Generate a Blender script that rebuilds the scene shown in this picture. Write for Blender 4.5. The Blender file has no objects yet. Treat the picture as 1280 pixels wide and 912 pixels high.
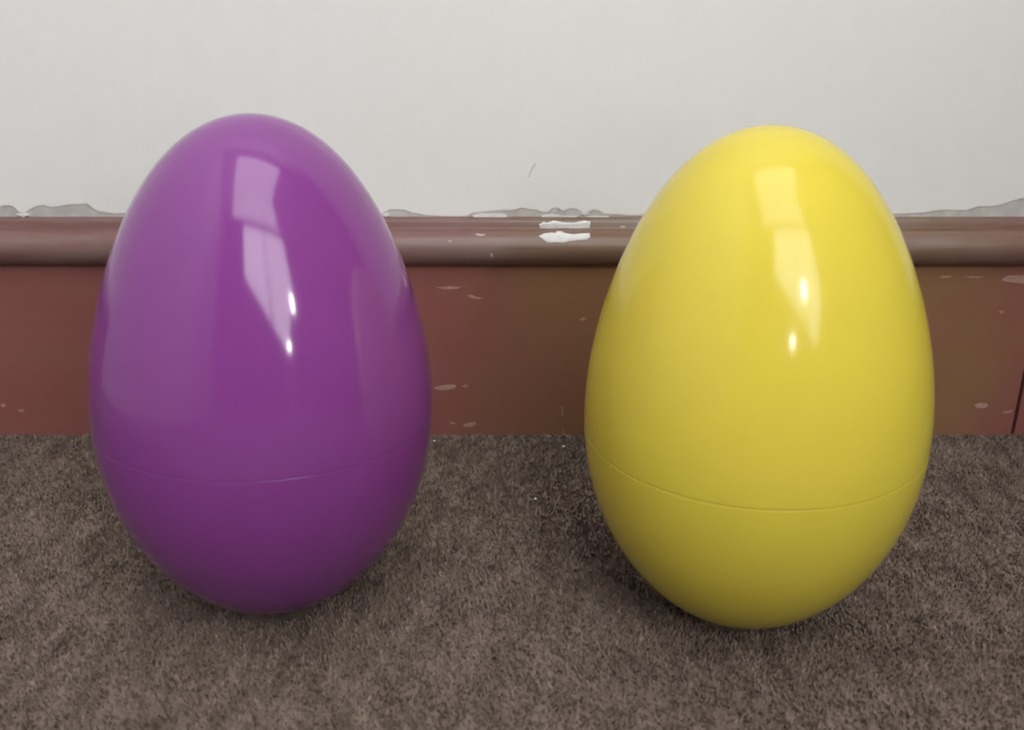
import bpy, bmesh, math, random
import numpy as np
from mathutils import Vector, Matrix, Euler, noise

sc = bpy.context.scene
COL = sc.collection

# ------------------------------------------------------------------ camera
PITCH, CAM_H, FPX = 0.36462, 0.31436, 1200.0
cam_d = bpy.data.cameras.new('camera')
cam_d.sensor_width = 36.0
cam_d.lens = FPX / 1280.0 * 36.0
cam_d.clip_start = 0.01
cam_d.dof.use_dof = True
cam_d.dof.focus_distance = 0.60
cam_d.dof.aperture_fstop = 9.0
cam = bpy.data.objects.new('camera', cam_d)
cam.location = (0, 0, CAM_H)
cam.rotation_euler = (math.pi / 2 - PITCH, 0, 0)
COL.objects.link(cam)
sc.camera = cam

# ------------------------------------------------------------------ sky, seen only through the window
SKY = 3.4
world = bpy.data.worlds.new('overcast_sky')
sc.world = world
world.use_nodes = True
bg = world.node_tree.nodes['Background']
bg.inputs['Color'].default_value = (0.965, 0.99, 1.0, 1)
bg.inputs['Strength'].default_value = SKY

# room: x from XL to XR, y from YF (window wall, behind the camera) to YB (the wall in the photograph)
XL, XR, YF, YB, ZC = -0.88, 1.75, -1.40, 0.690, 2.50
FLOOR_Z = -0.0023                    # backing of the carpet; the pile tips end at z = 0
WX0, WX1, WZ0, WZ1 = -0.22, 1.55, 0.62, 2.485      # window opening

SX0, SX1, SY0, SY1 = -0.52, 1.20, -1.39, 0.42     # rooflight opening, added for overhead light
for nm, w, h, loc, rot in (('window_portal', WX1 - WX0, WZ1 - WZ0, ((WX0 + WX1) / 2, YF - 0.16, (WZ0 + WZ1) / 2), (math.pi / 2, 0, 0)),
                           ('rooflight_portal', SX1 - SX0, SY1 - SY0, ((SX0 + SX1) / 2, (SY0 + SY1) / 2, ZC + 0.14), (0, 0, 0))):
    portal = bpy.data.lights.new(nm, 'AREA')
    portal.shape = 'RECTANGLE'
    portal.size, portal.size_y = w, h
    portal.cycles.is_portal = True
    po = bpy.data.objects.new(nm, portal)
    po.location, po.rotation_euler = loc, rot
    COL.objects.link(po)

# ------------------------------------------------------------------ exposure
vs = sc.view_settings
vs.view_transform = 'Standard'
vs.look = 'None'
vs.exposure = 1.76
vs.gamma = 1.0
vs.use_curve_mapping = False


# ------------------------------------------------------------------ helpers
def lin(c):
    return tuple(((v / 255) / 12.92 if v <= 10 else (((v / 255) + 0.055) / 1.055) ** 2.4) for v in c) + (1.0,)


def pixel_on(px, py, y):
    """point of the plane at depth y that the photograph shows at pixel px, py"""
    cp, sp = math.cos(PITCH), math.sin(PITCH)
    u, v = (px - 640) / FPX, (456 - py) / FPX
    dx, dy, dz = u, cp + v * sp, -sp + v * cp
    t = y / dy
    return t * dx, CAM_H + t * dz


def obj(name, me, mat, parent=None, smooth=False):
    if isinstance(me, bmesh.types.BMesh):
        m = bpy.data.meshes.new(name)
        bmesh.ops.recalc_face_normals(me, faces=me.faces[:])
        me.to_mesh(m)
        me.free()
        me = m
    if mat and not me.materials:
        me.materials.append(mat)
    if smooth:
        for p in me.polygons:
            p.use_smooth = True
    o = bpy.data.objects.new(name, me)
    COL.objects.link(o)
    if parent:
        o.parent = parent
    return o


def tag(o, label, cat=None, group=None, kind=None):
    o['label'] = label
    if cat:
        o['category'] = cat
    if group:
        o['group'] = group
    if kind:
        o['kind'] = kind
    return o


def struct(o, label=None):
    o['kind'] = 'structure'
    if label:
        o['label'] = label
    return o


def box(bm, x0, x1, y0, y1, z0, z1):
    vs_ = [bm.verts.new((x, y, z)) for z in (z0, z1) for y in (y0, y1) for x in (x0, x1)]
    for f in ((0, 1, 3, 2), (4, 6, 7, 5), (0, 4, 5, 1), (2, 3, 7, 6), (0, 2, 6, 4), (1, 5, 7, 3)):
        bm.faces.new([vs_[i] for i in f])


def boxes(*args):
    bm = bmesh.new()
    for a in args:
        box(bm, *a)
    return bm


def extrude_profile(bm, prof, x0, x1, closed=True):
    """closed (y, z) outline swept along x"""
    a = [bm.verts.new((x0, y, z)) for y, z in prof]
    b = [bm.verts.new((x1, y, z)) for y, z in prof]
    n = len(prof)
    for i in range(n):
        j = (i + 1) % n
        bm.faces.new((a[i], a[j], b[j], b[i]))
    bm.faces.new(a)
    bm.faces.new(list(reversed(b)))


def lathe(bm, prof, seg=96, cx=0, cy=0):
    rings = []
    for r, z in prof:
        if r < 1e-6:
            rings.append([bm.verts.new((cx, cy, z))])
        else:
            rings.append([bm.verts.new((cx + r * math.cos(2 * math.pi * k / seg), cy + r * math.sin(2 * math.pi * k / seg), z)) for k in range(seg)])
    for A, B in zip(rings[:-1], rings[1:]):
        for k in range(seg):
            l = (k + 1) % seg
            if len(A) == 1 and len(B) == 1:
                continue
            if len(A) == 1:
                bm.faces.new((A[0], B[k], B[l]))
            elif len(B) == 1:
                bm.faces.new((A[k], A[l], B[0]))
            else:
                bm.faces.new((A[k], A[l], B[l], B[k]))


# ------------------------------------------------------------------ materials
def new_mat(name):
    m = bpy.data.materials.new(name)
    m.use_nodes = True
    nt = m.node_tree
    return m, nt, nt.nodes['Principled BSDF']


def ramp(nt, fac, stops):
    r = nt.nodes.new('ShaderNodeValToRGB')
    el = r.color_ramp.elements
    while len(el) < len(stops):
        el.new(0.5)
    for e, (p, c) in zip(el, stops):
        e.position, e.color = p, c
    nt.links.new(fac, r.inputs['Fac'])
    return r.outputs['Color']


def noise_tex(nt, scale, detail=3, rough=0.55, stretch=None):
    tc = nt.nodes.new('ShaderNodeTexCoord')
    n = nt.nodes.new('ShaderNodeTexNoise')
    n.inputs['Scale'].default_value = scale
    n.inputs['Detail'].default_value = detail
    n.inputs['Roughness'].default_value = rough
    if stretch:
        mp = nt.nodes.new('ShaderNodeMapping')
        mp.inputs['Scale'].default_value = stretch
        nt.links.new(tc.outputs['Object'], mp.inputs['Vector'])
        nt.links.new(mp.outputs['Vector'], n.inputs['Vector'])
    else:
        nt.links.new(tc.outputs['Object'], n.inputs['Vector'])
    return n.outputs['Fac']


def bump(nt, fac, bsdf, strength, dist):
    b = nt.nodes.new('ShaderNodeBump')
    b.inputs['Strength'].default_value = strength
    b.inputs['Distance'].default_value = dist
    nt.links.new(fac, b.inputs['Height'])
    nt.links.new(b.outputs['Normal'], bsdf.inputs['Normal'])


def plain(name, c, rough=0.6, vary=0.06, scale=20.0, bmp=0.0, stretch=None, spec=0.5):
    m, nt, b = new_mat(name)
    f = noise_tex(nt, scale, 4, 0.6, stretch)
    lo = tuple(v * (1 - vary) for v in c[:3]) + (1,)
    hi = tuple(min(1, v * (1 + vary)) for v in c[:3]) + (1,)
    nt.links.new(ramp(nt, f, [(0.3, lo), (0.7, hi)]), b.inputs['Base Color'])
    b.inputs['Roughness'].default_value = rough
    b.inputs['Specular IOR Level'].default_value = spec
    if bmp:
        bump(nt, f, b, bmp, 0.001)
    return m


M_PAINT = plain('white_wall_paint', (0.795, 0.79, 0.768, 1), 0.55, 0.012, 60, 0.10, spec=0.3)
M_PLASTER = plain('grey_bare_plaster', (0.49, 0.47, 0.45, 1), 0.85, 0.16, 90, 0.5)
M_FILLER = plain('white_filler', (0.70, 0.685, 0.675, 1), 0.7, 0.08, 220, 0.6)
M_ROOMWALL = plain('room_wall_paint', (0.78, 0.77, 0.75, 1), 0.7, 0.02, 10)
M_CEIL = plain('ceiling_paint', (0.82, 0.82, 0.81, 1), 0.8, 0.02, 10)
M_FRAME = plain('window_frame_paint', (0.75, 0.75, 0.73, 1), 0.4, 0.03, 30)
M_MASK = plain('dark_mask_cloth', (0.055, 0.045, 0.05, 1), 0.9, 0.2, 60, 0.3)
M_BLOCKER = plain('dark_blocker_wood', (0.09, 0.05, 0.035, 1), 0.45, 0.25, 12, 0.1, (1, 1, 0.1))
M_LAMP = plain('dark_lamp_metal', (0.03, 0.03, 0.032, 1), 0.4, 0.1, 40)
M_CHIP = plain('bare_pink_primer', (0.40, 0.235, 0.19, 1), 0.75, 0.2, 400, 0.3)
M_NICK = plain('pale_nick', (0.46, 0.40, 0.37, 1), 0.75, 0.1, 300)
M_LINT = plain('pale_crumb', (0.72, 0.70, 0.66, 1), 0.8, 0.1, 300)
M_FLUFF = plain('dark_fluff', (0.035, 0.026, 0.022, 1), 0.9, 0.2, 300)


def wood_paint(name, dusty, k=1.0):
    m, nt, b = new_mat(name)
    # the old paint runs from redder to browner lengths along the wall, blotched by a little noise
    tc = nt.nodes.new('ShaderNodeTexCoord')
    sep = nt.nodes.new('ShaderNodeSeparateXYZ')
    nt.links.new(tc.outputs['Object'], sep.inputs[0])
    mr = nt.nodes.new('ShaderNodeMapRange')
    mr.inputs['From Min'].default_value, mr.inputs['From Max'].default_value = -0.4, 0.5
    nt.links.new(sep.outputs['X'], mr.inputs['Value'])
    ad = nt.nodes.new('ShaderNodeMath')
    ad.operation = 'MULTIPLY_ADD'
    nt.links.new(noise_tex(nt, 14, 3, 0.5), ad.inputs[0])
    ad.inputs[1].default_value = 0.16
    nt.links.new(mr.outputs['Result'], ad.inputs[2])
    f = ad.outputs[0]
    red, brown = (0.255 * k, 0.085 * k, 0.073 * k, 1), (0.262 * k, 0.128 * k, 0.062 * k, 1)
    base = ramp(nt, f, [(0.10, red), (0.47, red), (0.58, brown), (0.88, brown), (0.96, red)])
    g = noise_tex(nt, 60, 5, 0.65, (0.12, 1, 1))
    mix = nt.nodes.new('ShaderNodeMix')
    mix.data_type = 'RGBA'
    dust = ramp(nt, g, [(0.3, (0, 0, 0, 1)), (0.8, (dusty, dusty, dusty, 1))])
    nt.links.new(dust, mix.inputs['Factor'])
    nt.links.new(base, mix.inputs['A'])
    mix.inputs['B'].default_value = (0.30, 0.265, 0.245, 1)
    nt.links.new(mix.outputs['Result'], b.inputs['Base Color'])
    b.inputs['Roughness'].default_value = 0.38
    bump(nt, g, b, 0.12, 0.001)
    return m


M_BOARD = wood_paint('red_brown_board_paint', 0.10)
M_MOULD = wood_paint('dusty_brown_moulding_paint', 0.55, 0.62)


def carpet_mat(name, k=1.0):
    m, nt, b = new_mat(name)
    f1 = noise_tex(nt, 75, 4, 0.65, (1.0, 0.38, 1))
    f2 = noise_tex(nt, 170, 3, 0.6, (1.0, 0.5, 0.3))
    c1 = ramp(nt, f1, [(0.30, (0.170 * k, 0.125 * k, 0.102 * k, 1)), (0.70, (0.300 * k, 0.230 * k, 0.190 * k, 1))])
    c2 = ramp(nt, f2, [(0.25, (0.84, 0.83, 0.82, 1)), (0.75, (1.15, 1.16, 1.17, 1))])
    mix = nt.nodes.new('ShaderNodeMix')
    mix.data_type = 'RGBA'
    mix.blend_type = 'MULTIPLY'
    mix.inputs['Factor'].default_value = 1
    nt.links.new(c1, mix.inputs['A'])
    nt.links.new(c2, mix.inputs['B'])
    nt.links.new(mix.outputs['Result'], b.inputs['Base Color'])
    b.inputs['Roughness'].default_value = 0.95
    b.inputs['Specular IOR Level'].default_value = 0.1
    bump(nt, f2, b, 0.5, 0.003)
    return m


M_CARPET = carpet_mat('taupe_carpet_pile')
M_BACKING = carpet_mat('taupe_carpet_backing', 0.75)


def plastic(name, c, rough=0.10, spec=0.5):
    m, nt, b = new_mat(name)
    f = noise_tex(nt, 40, 3, 0.5)
    lo = tuple(v * 0.975 for v in c[:3]) + (1,)
    nt.links.new(ramp(nt, f, [(0.35, lo), (0.65, c)]), b.inputs['Base Color'])
    b.inputs['Roughness'].default_value = rough
    b.inputs['IOR'].default_value = 1.5
    b.inputs['Specular IOR Level'].default_value = spec
    return m


M_PURPLE = plastic('glossy_purple_plastic', (0.225, 0.047, 0.245, 1), 0.11)
M_YELLOW = plastic('glossy_yellow_plastic', (0.68, 0.55, 0.062, 1), 0.14, 0.34)


def glass_mat(name, tint):
    m = bpy.data.materials.new(name)
    m.use_nodes = True
    nt = m.node_tree
    nt.nodes.clear()
    out = nt.nodes.new('ShaderNodeOutputMaterial')
    mx = nt.nodes.new('ShaderNodeMixShader')
    mx.inputs['Fac'].default_value = 0.06
    tr = nt.nodes.new('ShaderNodeBsdfTransparent')
    tr.inputs['Color'].default_value = (tint, tint, tint, 1)
    gl = nt.nodes.new('ShaderNodeBsdfGlossy')
    gl.inputs['Roughness'].default_value = 0.02
    nt.links.new(tr.outputs[0], mx.inputs[1])
    nt.links.new(gl.outputs[0], mx.inputs[2])
    nt.links.new(mx.outputs[0], out.inputs['Surface'])
    return m


def glow_mat(name, c, s):
    m, nt, b = new_mat(name)
    b.inputs['Base Color'].default_value = c
    b.inputs['Emission Color'].default_value = c
    b.inputs['Emission Strength'].default_value = s
    return m


M_GLASS = glass_mat('window_glass', 0.82)
M_ROOFGLASS = glass_mat('tinted_rooflight_glass', 0.66)  # tint dims the light of the added rooflight
M_BULB = glow_mat('lit_bulb', (1, 0.97, 0.93, 1), 60.0)
M_BULB2 = glow_mat('lit_round_bulb', (1, 0.97, 0.93, 1), 75.0)

# ------------------------------------------------------------------ room shell
T = 0.12
struct(obj('floor', boxes((XL - T, XR + T, YF - T, YB + T, FLOOR_Z - 0.1, FLOOR_Z)), M_BACKING),
       'brown taupe carpeted floor under the two eggs')
struct(obj('ceiling', boxes((XL - T, SX0, YF - T, YB + T, ZC, ZC + 0.1), (SX1, XR + T, YF - T, YB + T, ZC, ZC + 0.1),
                             (SX0, SX1, YF - T, SY0, ZC, ZC + 0.1), (SX0, SX1, SY1, YB + T, ZC, ZC + 0.1)), M_CEIL), 'plain white ceiling of the room')
struct(obj('wall_left', boxes((XL - T, XL, YF - T, YB + T, FLOOR_Z, ZC)), M_ROOMWALL), 'plain white side wall on the left')
struct(obj('wall_right', boxes((XR, XR + T, YF - T, YB + T, FLOOR_Z, ZC)), M_ROOMWALL), 'plain white side wall on the right')
struct(obj('wall_front', boxes((XL, WX0, YF - T, YF, FLOOR_Z, ZC), (WX1, XR, YF - T, YF, FLOOR_Z, ZC),
                               (WX0, WX1, YF - T, YF, FLOOR_Z, WZ0), (WX0, WX1, YF - T, YF, WZ1, ZC)), M_ROOMWALL),
       'white wall with the window, behind the camera')
# window: frame, two sashes with panes
win = obj('window_1', boxes((WX0, WX0 + 0.03, YF - 0.10, YF - 0.03, WZ0, WZ1), (WX1 - 0.03, WX1, YF - 0.10, YF - 0.03, WZ0, WZ1),
                            (WX0 + 0.03, WX1 - 0.03, YF - 0.10, YF - 0.03, WZ0, WZ0 + 0.03), (WX0 + 0.03, WX1 - 0.03, YF - 0.10, YF - 0.03, WZ1 - 0.03, WZ1)), M_FRAME)
struct(win, 'white framed window behind the camera')
obj('window_sill', boxes((WX0 - 0.05, WX1 + 0.05, YF, YF + 0.07, WZ0 - 0.03, WZ0)), M_FRAME, win)
mid = (WX0 + WX1) / 2
obj('mullion', boxes((mid - 0.012, mid + 0.012, YF - 0.09, YF - 0.04, WZ0 + 0.03, WZ1 - 0.03)), M_FRAME, win)
for a, b in ((WX0 + 0.03, mid - 0.012), (mid + 0.012, WX1 - 0.03)):
    obj('pane', boxes((a, b, YF - 0.068, YF - 0.064, WZ0 + 0.03, WZ1 - 0.03)), M_GLASS, win)

# rooflight added for overhead light: frame and pane set into the ceiling
roof = obj('added_rooflight', boxes((SX0, SX0 + 0.03, SY0, SY1, ZC + 0.02, ZC + 0.08), (SX1 - 0.03, SX1, SY0, SY1, ZC + 0.02, ZC + 0.08),
                             (SX0 + 0.03, SX1 - 0.03, SY0, SY0 + 0.03, ZC + 0.02, ZC + 0.08), (SX0 + 0.03, SX1 - 0.03, SY1 - 0.03, SY1, ZC + 0.02, ZC + 0.08)), M_FRAME)
struct(roof, 'white framed rooflight added to the ceiling for overhead light')
obj('pane', boxes((SX0 + 0.03, SX1 - 0.03, SY0 + 0.03, SY1 - 0.03, ZC + 0.048, ZC + 0.052)), M_ROOFGLASS, roof)

# ------------------------------------------------------------------ the wall of the photograph
wall = struct(obj('wall_back', boxes((XL, XR, YB + 0.0005, YB + T, FLOOR_Z, ZC)), M_PLASTER),
              'off white painted wall with chipped plaster along the skirting board')

# lower edge of the paint as it has broken off above the skirting board (pixel, pixel)
EDGE = [(-700, 262), (-420, 259), (-200, 263), (-60, 260), (0, 259), (12, 257.5), (17, 259), (24, 266), (32, 266.5), (41, 260), (54, 257), (64, 260.5), (75, 259),
        (84, 257), (109, 256), (115, 260.5), (121, 265), (144, 268), (180, 267), (240, 262), (310, 266), (380, 262), (440, 267), (476, 268.5), (487, 263),
        (506, 263), (515, 267), (534, 270.5), (560, 271.5), (583, 271), (592, 266.5), (613, 264.5), (640, 263.5), (651, 261), (672, 263.5), (677, 266.5), (686, 265.5),
        (690, 261), (698, 261), (703, 265), (711, 261.5), (722, 262), (728, 266), (736, 266), (741, 263), (749, 264), (755, 268.5), (790, 270), (840, 265), (900, 268), (980, 262), (1060, 266),
        (1118, 268.5), (1157, 267), (1163, 265), (1180, 263), (1197, 264), (1208, 264), (1215, 261.5), (1221, 259), (1241, 259), (1254, 256.5), (1264, 252),
        (1280, 249), (1310, 252), (1380, 262), (1500, 258), (1700, 263), (2100, 259), (2900, 262)]
random.seed(4)
pts = []
for (a, b), (c, d) in zip(EDGE[:-1], EDGE[1:]):
    n = max(1, int((c - a) / 5)) if c - a < 120 else 6
    for k in range(n):
        t = k / n
        s = t * t * (3 - 2 * t)
        pts.append((a + (c - a) * t, b + (d - b) * s + random.uniform(-0.35, 0.35)))
pts.append(EDGE[-1])
edge = [pixel_on(px, py, YB) for px, py in pts]
edge = [(XL, edge[0][1])] + [e for e in edge if XL < e[0] < XR] + [(XR, edge[-1][1])]
bm = bmesh.new()
rows = []
for x, z in edge:
    # broken, slightly curling rim, then the flat paint up to the ceiling
    rows.append([bm.verts.new(p) for p in ((x, YB + 0.0006, z), (x, YB + 0.0002, z + 0.0003), (x, YB, z + 0.0010), (x, YB, z + 0.0020), (x, YB, z + 0.0045), (x, YB, z + 0.03), (x, YB, ZC))])
for A, B in zip(rows[:-1], rows[1:]):
    for k in range(6):
        bm.faces.new((A[k], B[k], B[k + 1], A[k + 1]))
obj('paint_layer', bm, M_PAINT, wall, smooth=True)['label'] = 'off white paint with a ragged broken lower edge'


def patch(name, pix, y, mat, parent, thick=0.0008, yfun=None):
    """flat flake with an outline given in pixels, standing thick proud of the surface"""
    bm = bmesh.new()
    P = []
    for px, py in pix:
        if yfun:
            yy = y
            for _ in range(4):
                x, z = pixel_on(px, py, yy)
                yy = yfun(z)
        else:
            yy = y
        x, z = pixel_on(px, py, yy)
        P.append((x, yy, z))
    cx = sum(p[0] for p in P) / len(P)
    cz = sum(p[2] for p in P) / len(P)
    front = []
    back = []
    for x, yy, z in P:
        back.append(bm.verts.new((x, yy + 0.0005, z)))
        front.append(bm.verts.new((cx + (x - cx) * 0.97, yy - thick, cz + (z - cz) * 0.97)))
    n = len(P)
    for i in range(n):
        j = (i + 1) % n
        bm.faces.new((back[i], back[j], front[j], front[i]))
    bm.faces.new(front)
    bmesh.ops.triangulate(bm, faces=[f for f in bm.faces if len(f.verts) > 4])
    return obj(name, bm, mat, parent)


def nose_patch(name, pix, mat, parent, thick):
    """smear that follows the rounded moulding; the outline is single-valued along x"""
    P = []
    for px, py in pix:
        yy = 0.672
        for _ in range(6):
            x, z = pixel_on(px, py, yy)
            yy = nose_y(z)
        P.append((x, z))
    xs = sorted(set(x for x, z in P))
    cols = []
    for x in xs:
        zs = []
        for (a, b), (c, d) in zip(P, P[1:] + P[:1]):
            if min(a, c) <= x <= max(a, c):
                zs += [b, d] if abs(c - a) < 1e-9 else [b + (d - b) * (x - a) / (c - a)]
        cols.append((x, min(zs), max(zs)))
    bm = bmesh.new()
    K = 10
    rows = []
    for x, lo, hi in cols:
        r = []
        for k in range(K + 1):
            z = lo + (hi - lo) * k / K
            t = thick * min(1.0, 0.15 + 3 * min(k, K - k) / K)
            r.append(bm.verts.new((x, nose_y(z) - t, z)))
        rows.append(r)
    for A, B in zip(rows[:-1], rows[1:]):
        for k in range(K):
            bm.faces.new((A[k], B[k], B[k + 1], A[k + 1]))
    bmesh.ops.remove_doubles(bm, verts=bm.verts[:], dist=1e-6)
    return obj(name, bm, mat, parent, True)


# ------------------------------------------------------------------ skirting board
BY = 0.677                                   # face of the board
XJ = pixel_on(1282, 450, BY)[0]              # joint between the two lengths
NOSE = [(YB + 0.0012, 0.1662), (0.6835, 0.1660), (0.6812, 0.1655), (0.6802, 0.1640), (0.6800, 0.1612), (0.6793, 0.1598)]
NC, NR = (0.6785, 0.1462), 0.0130
for k in range(0, 15):
    a = math.radians(82 - k * 172 / 14)
    NOSE.append((NC[0] - NR * math.cos(a), NC[1] + NR * math.sin(a)))
NOSE += [(BY, 0.1330), (YB + 0.0012, 0.1330)]


def nose_y(z):
    best = YB
    for (y0, z0), (y1, z1) in zip(NOSE[:-1], NOSE[1:]):
        lo, hi = min(z0, z1), max(z0, z1)
        if lo <= z <= hi and hi - lo > 1e-6:
            t = (z - z0) / (z1 - z0)
            best = min(best, y0 + (y1 - y0) * t)
    return best


def skirting(name, x0, x1, label, gap_side=0):
    prof_b = [(YB + 0.0012, FLOOR_Z), (BY, FLOOR_Z), (BY, 0.1330), (YB + 0.0012, 0.1330)]
    bm = bmesh.new()
    extrude_profile(bm, prof_b, x0, x1)
    bb = struct(obj(name, bm, M_BOARD), label)
    bm = bmesh.new()
    extrude_profile(bm, NOSE, x0 - (0 if gap_side < 0 else 0), x1)
    m = obj('moulding', bm, M_MOULD, bb)
    for p in m.data.polygons:
        p.use_smooth = len(p.vertices) == 4
    m.data.set_sharp_from_angle(angle=math.radians(38))
    m['label'] = 'dusty rounded top moulding of the skirting board'
    return bb, m


board, mould = skirting('baseboard_back', XL, XJ, 'red brown painted skirting board with rounded top moulding and chipped paint')
board2, mould2 = skirting('baseboard_back', XJ + 0.0022, XR, 'next length of red brown skirting board at the right edge')
board2.location.y = -0.0012

# pale chips in the paint of the board
CHIPS = [
    [(542, 484.5), (549, 482), (560, 480.5), (571, 481), (569, 485), (558, 487.5), (547, 487.5)],
    [(577, 483), (581, 480.5), (586, 481.5), (582, 484.5)],
    [(578, 531.5), (586, 528), (594, 527), (596, 530), (591, 533), (582, 533.5)],
    [(560, 526.5), (565, 527.5), (570, 529), (566, 530)],
    [(584, 369), (590, 368), (594, 370.5), (605, 372), (598, 374), (589, 372.5)],
    [(545, 359), (560, 357.5), (577, 358.5), (572, 361), (556, 361.5)],
    [(724, 399), (730, 396.5), (734, 398), (728, 401.5)],
    [(701.5, 508), (704, 507), (704, 519), (702, 519)],
    [(703, 538), (705, 536), (705.5, 543), (703.5, 543)],
    [(1251, 350), (1258, 344.5), (1268, 344), (1281.5, 343.5), (1281.5, 354.5), (1260, 352.5)],
    [(1174, 345.5), (1181, 344), (1190, 344.5), (1187, 347), (1177, 347.5)],
    [(1203, 346), (1212, 345), (1232, 345.5), (1222, 347.5)],
    [(1248, 389), (1253, 388), (1256, 390), (1251, 392)],
    [(1218, 506), (1225, 503), (1234, 503.5), (1236, 507), (1230, 510), (1221, 510)],
    [(1252, 515), (1258, 513.5), (1266, 512), (1264, 515.5), (1257, 517)],
    [(1, 505), (6, 504), (8, 507), (3, 509)],
    [(22, 512), (28, 511), (31, 513.5), (25, 515)],
]
for c in CHIPS:
    patch('paint_chip', c, BY, M_CHIP, board, 0.0002)
patch('paint_chip', [(1290, 344), (1298, 343), (1312, 345), (1306, 353), (1290, 354.5)], BY, M_CHIP, board2, 0.0002)

# white filler smeared over the moulding, and small pale nicks
FILL = [
    ([(674, 280), (679, 277), (683, 274.5), (692, 275), (703, 274), (716, 274.5), (730, 275), (738, 276.5), (738, 281), (737, 285), (720, 285.5), (704, 285), (688, 285.5), (675, 285)], 'white filler smear along the top edge of the moulding'),
    ([(673, 295), (680, 291.5), (690, 290), (697, 287.5), (704, 288), (707, 291), (716, 292.5), (728, 291.5), (737, 291), (738, 296), (734, 299), (722, 300), (712, 301), (704, 303), (695, 302.5), (685, 303), (680, 300)], 'white filler smear on the face of the moulding'),
]
for c, l in FILL:
    nose_patch('filler_smear', c, M_FILLER, mould, 0.0006)['label'] = l
for c in ([(593, 293), (597, 291.5), (601, 292.5), (605, 292), (607, 294), (600, 295)], [(613, 317), (615, 316), (616, 321), (613.5, 322.5)],
          [(774, 283.5), (779, 282), (783, 283.5), (778, 285)], [(560, 301), (563, 300), (565, 302), (562, 303)]):
    nose_patch('paint_chip', c, M_NICK, mould, 0.0003)
# white filler left on the bare plaster between paint and board
for c in ([(590, 269.5), (600, 267.5), (614, 268), (633, 268), (634, 272), (612, 273), (604, 274.5), (594, 273)],
          [(676, 270), (690, 268), (705, 270), (724, 271), (745, 270), (775, 271.5), (770, 275), (740, 277), (715, 276), (690, 276), (678, 274)],
          [(478, 268), (484, 266), (487, 269), (482, 271)], [(20, 268), (30, 266), (36, 268.5), (30, 271)], [(1141, 274), (1147, 272.5), (1152, 274.5), (1146, 276)],
          [(726, 267), (731, 265), (736, 267), (731, 269)]):
    patch('filler_smear', c, YB, M_FILLER, wall, 0.0009)
# pencil-like scuff on the wall
scuff = plain('grey_scuff', (0.60, 0.585, 0.56, 1), 0.8, 0.1, 300)
patch('scuff_mark', [(660, 222), (662, 215), (666, 207), (669, 203), (670, 205), (665, 213), (662, 221)], YB, scuff, wall, 0.0002)
patch('scuff_mark', [(688, 264), (691, 261), (698, 261.5), (696, 264), (690, 266)], YB + 0.0006, scuff, wall, 0.0003)

# ------------------------------------------------------------------ eggs
EGG_H, EGG_R = 0.26164, 0.085
K1, K2, K3, SEAM = 0.06461, -0.01666, -0.02437, 0.42902
ths = np.linspace(0, np.pi, 700)
EZ = EGG_H * (1 - np.cos(ths)) / 2
ER = np.sin(ths) * (1 + K1 * np.cos(ths) + K2 * np.cos(2 * ths) + K3 * np.cos(3 * ths))
ER *= EGG_R / ER.max()
ZS = SEAM * EGG_H
TS = math.acos(1 - 2 * ZS / EGG_H)


def egg_at(t):
    return float(np.interp(t, ths, ER)), float(np.interp(t, ths, EZ))


def build_egg(label, mat, x, y, ax, ay, s, g):
    """two shells of one lathed profile; g is half the width of the seam between them, as an angle"""
    top, bot = [], []
    for k in range(61):
        r, z = egg_at((TS - g * 1.2) * k / 60)
        bot.append((r, z))
    bot[-1:] = [egg_at(TS - g * 1.2 - 0.006), egg_at(TS - g * 1.2 - 0.003), egg_at(TS - g * 1.2)]
    r0, z0 = bot[-1]
    bev = 0.00012 if g > 0.001 else 0.00002
    bot.append((r0 - bev, z0 + bev / 3))
    bot.append((r0 - 0.0010, z0 + 0.0001))
    for k in range(61):
        t = math.pi - (math.pi - TS - g) * k / 60
        r, z = egg_at(t)
        top.append((max(r, 0) if 0 < k else 0.0, z))
    top[-1:] = [egg_at(TS + g + 0.006), egg_at(TS + g + 0.003), egg_at(TS + g)]
    r1, z1 = top[-1]
    top.append((r1 - 0.00015, z1 - 0.00004))
    top.append((r1 - 0.0012, z1 - 0.0001))
    bot[0] = (0.0, bot[0][1])
    e = bpy.data.objects.new('plastic_egg', None)
    COL.objects.link(e)
    bm = bmesh.new()
    lathe(bm, top)
    obj('top_shell', bm, mat, e, True)
    bm = bmesh.new()
    lathe(bm, bot)
    obj('bottom_shell', bm, mat, e, True)
    rot = Euler((ax, ay, 0)).to_matrix()
    zmin = min((rot @ Vector((r * math.cos(a), r * math.sin(a), z))).z for r, z in bot[:25] for a in np.linspace(0, 2 * math.pi, 24)) * s
    e.scale = (s, s, s)
    e.rotation_euler = (ax, ay, 0)
    e.location = (x, y, -zmin - 0.0008)
    return tag(e, label, 'egg', 'large plastic eggs on the carpet')


build_egg('large glossy purple plastic egg standing upright on the carpet', M_PURPLE, -0.13118, 0.45949, -0.03017, 0.02692, 1.01072, 0.0006)
build_egg('large glossy yellow plastic egg standing upright on the carpet', M_YELLOW, 0.12481, 0.45095, 0.02875, -0.025, 1.0, 0.0014)

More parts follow.
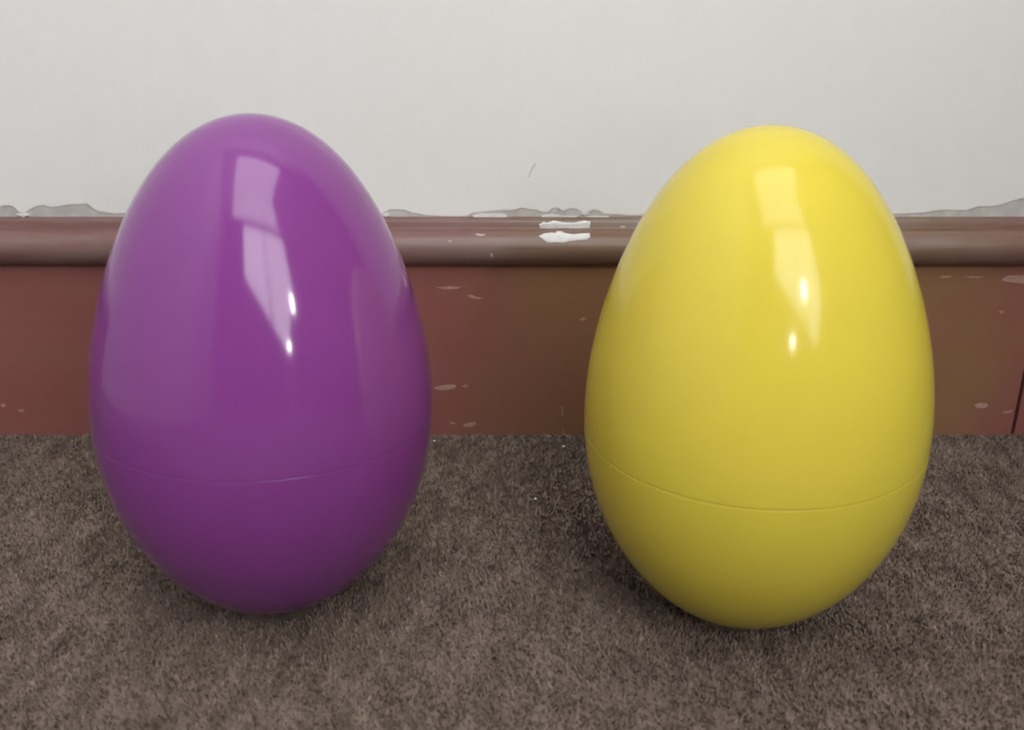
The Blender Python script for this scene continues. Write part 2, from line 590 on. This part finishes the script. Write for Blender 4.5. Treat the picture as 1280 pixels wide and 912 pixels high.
# ------------------------------------------------------------------ carpet pile
rng = np.random.default_rng(7)
N = 320000
X = rng.uniform(-0.62, 0.62, N)
Y = rng.uniform(0.16, BY - 0.0015, N)
for ex, ey in ((-0.131, 0.459), (0.125, 0.451)):
    keep = np.hypot(X - ex, Y - ey) > 0.024
    X, Y = X[keep], Y[keep]
N = len(X)
low = (np.sin(X * 61 + 1.3 * np.sin(Y * 47)) + np.sin(Y * 53 + 1.7 * np.sin(X * 39 + 2)) + np.sin((X + Y) * 113 + 2 * np.sin(X * 71))) / 3
hgt = 0.0021 + 0.0003 * low + rng.normal(0, 0.00025, N)
wid = rng.uniform(0.0008, 0.0017, N)
ang = rng.uniform(0, math.pi, N)
lx = rng.normal(0, 0.0005, N) + 0.0004 * np.sin(Y * 90 + X * 20)
ly = rng.normal(-0.0002, 0.0006, N)
dx, dy = np.cos(ang) * wid / 2, np.sin(ang) * wid / 2
ly = np.minimum(ly, BY - 0.0004 - Y)
Z0 = np.full(N, FLOOR_Z)
V = np.empty((N, 4, 3), np.float32)
V[:, 0] = np.stack([X - dx, Y - dy, Z0], 1)
V[:, 1] = np.stack([X + dx, Y + dy, Z0], 1)
V[:, 2] = np.stack([X + lx + dx * 0.6, Y + ly + dy * 0.6, Z0 + hgt], 1)
V[:, 3] = np.stack([X + lx - dx * 0.6, Y + ly - dy * 0.6, Z0 + hgt], 1)
me = bpy.data.meshes.new('carpet_pile')
me.vertices.add(N * 4)
me.vertices.foreach_set('co', V.reshape(-1))
me.loops.add(N * 4)
me.loops.foreach_set('vertex_index', np.arange(N * 4, dtype=np.int32))
me.polygons.add(N)
me.polygons.foreach_set('loop_start', np.arange(0, N * 4, 4, dtype=np.int32))
me.update(calc_edges=True)
me.validate()
tag(obj('carpet_pile', me, M_CARPET), 'short brown taupe carpet pile under the two eggs', 'carpet', kind='stuff')


# ------------------------------------------------------------------ bits lying on the carpet
def floor_at(px, py):
    a = PITCH + math.atan((py - 456) / FPX)
    y = CAM_H / math.tan(a)
    return pixel_on(px, py, y)[0], y


def crumb(name, px, py, size, mat, label, cat, seed, flat=0.6, group=None):
    random.seed(seed)
    x, y = floor_at(px, py)
    bm = bmesh.new()
    bmesh.ops.create_icosphere(bm, subdivisions=2, radius=size)
    for v in bm.verts:
        v.co *= 1 + 0.45 * noise.noise(v.co / size * 1.3 + Vector((seed * 3.1, 0, 0)))
        v.co.z *= flat
    o = obj(name, bm, mat)
    o.location = (x, y, size * flat * 0.4 - 0.0003)
    o.rotation_euler = (0, 0, seed)
    tag(o, label, cat, group)


crumb('crumb', 669, 623, 0.0011, M_LINT, 'white crumb on the carpet midway between the two eggs', 'crumb', 1)
crumb('paint_flake', 704.5, 557.5, 0.0011, M_LINT, 'tiny white paint flake on carpet just left of the yellow egg', 'flake', 2, 0.35)
crumb('paint_flake', 543, 550.5, 0.0010, M_LINT, 'tiny pale paint flake on carpet against the right side of the purple egg', 'flake', 3, 0.35)
crumb('lint_speck', 615, 708, 0.0021, M_FLUFF, 'dark lint speck on the open carpet between the two eggs', 'lint', 4, 0.25)
crumb('lint_speck', 143, 706, 0.0020, M_FLUFF, 'dark lint speck on carpet at the lower left of the purple egg', 'lint', 5, 0.25)
crumb('lint_speck', 1150, 774, 0.0019, M_FLUFF, 'dark lint speck on carpet at the lower right of the yellow egg', 'lint', 6, 0.25)


# ------------------------------------------------------------------ behind the camera: window cloths and a lamp, added to shape the egg reflections
def window_mask(label, outer, inner, y):  # added cloth, narrows the window reflected in the eggs
    """gathered cloth between a straight outer edge and an inner edge given as (z, x) from the rail down"""
    bm = bmesh.new()
    nx = 60
    zs = []
    for (za, _), (zb, _) in zip(inner[:-1], inner[1:]):
        zs += [za + (zb - za) * k / 8 for k in range(8)]
    zs.append(inner[-1][0])
    nz = len(zs) - 1
    iz = [p[0] for p in inner][::-1]
    ix = [p[1] for p in inner][::-1]
    grid = {}
    for side in (0, 1):
        for j, z in enumerate(zs):
            b = float(np.interp(z, iz, ix))
            for i in range(nx + 1):
                x = outer + (b - outer) * i / nx
                grid[side, j, i] = bm.verts.new((x, y + 0.03 * math.sin(i / nx * 8 * 2 * math.pi) + side * 0.004, z))
    for side in (0, 1):
        for j in range(nz):
            for i in range(nx):
                bm.faces.new((grid[side, j, i], grid[side, j, i + 1], grid[side, j + 1, i + 1], grid[side, j + 1, i]))
    for j in range(nz):
        for i in (0, nx):
            bm.faces.new((grid[0, j, i], grid[0, j + 1, i], grid[1, j + 1, i], grid[1, j, i]))
    for i in range(nx):
        for j in (0, nz):
            bm.faces.new((grid[0, j, i], grid[1, j, i], grid[1, j, i + 1], grid[0, j, i + 1]))
    tag(obj('window_mask', bm, M_MASK, None, True), label, 'window_mask', 'added cloths masking the window')


window_mask('dark cloth added to mask the left side of the window reflection', -0.70, [(2.46, -0.10), (1.30, -0.02), (0.62, 0.84), (0.10, 0.80)], YF + 0.12)
window_mask('dark cloth added to mask the right side of the window reflection', 1.70, [(2.46, 1.46), (1.50, 1.42), (0.62, 0.92), (0.10, 0.95)], YF + 0.12)

lamp = bpy.data.objects.new('highlight_lamp', None)  # added lamp for the small bright spots on the eggs
lamp.location = (0.27, -0.06, 0)
COL.objects.link(lamp)
tag(lamp, 'slim dark lamp with two small bare bulbs, added for the egg highlights', 'lamp')
bm = bmesh.new()
lathe(bm, [(0, 0), (0.055, 0), (0.055, 0.008), (0.012, 0.016), (0.0, 0.016)], 40)
obj('base', bm, M_LAMP, lamp, False)
bm = bmesh.new()
lathe(bm, [(0, 0.012), (0.005, 0.012), (0.005, 0.40), (0, 0.40)], 20)
obj('pole', bm, M_LAMP, lamp, True)
bm = bmesh.new()
lathe(bm, [(0, 0.395), (0.009, 0.395), (0.009, 0.415), (0, 0.415)], 20)
obj('socket', bm, M_LAMP, lamp, False)
bm = bmesh.new()
lathe(bm, [(0, 0.408), (0.004, 0.410), (0.005, 0.42), (0.005, 0.472), (0.004, 0.478), (0, 0.480)], 20)
obj('bulb', bm, M_BULB, lamp, True)
bm = bmesh.new()
lathe(bm, [(0, 0.286), (0.0045, 0.290), (0.0062, 0.298), (0.0045, 0.306), (0, 0.310)], 20, -0.085, 0.0)
obj('bulb', bm, M_BULB2, lamp, True)
bm = bmesh.new()
box(bm, -0.085, 0.0, -0.0025, 0.0025, 0.276, 0.281)
lathe(bm, [(0, 0.274), (0.006, 0.274), (0.006, 0.290), (0, 0.290)], 16, -0.085, 0.0)
obj('arm', bm, M_LAMP, lamp)

# ------------------------------------------------------------------ unseen dark cupboard, added to dim the right of the wall
blocker = bpy.data.objects.new('light_blocker', None)
blocker.location = (0.62, -0.42, FLOOR_Z)
COL.objects.link(blocker)
tag(blocker, 'tall dark wooden cupboard, unseen, added to block light from the right', 'light_blocker')
obj('body', boxes((0.02, 0.60, 0, 1.0, 0.08, 2.0), (0.04, 0.60, 0.02, 0.98, 0, 0.08)), M_BLOCKER, blocker)
for y0, yh in ((0.004, 0.44), (0.502, 0.55)):
    d = obj('door', boxes((0.0, 0.02, y0, y0 + 0.494, 0.09, 1.99)), M_BLOCKER, blocker)
    obj('handle', boxes((-0.02, 0.0, yh, yh + 0.012, 0.95, 1.10)), M_LAMP, d)
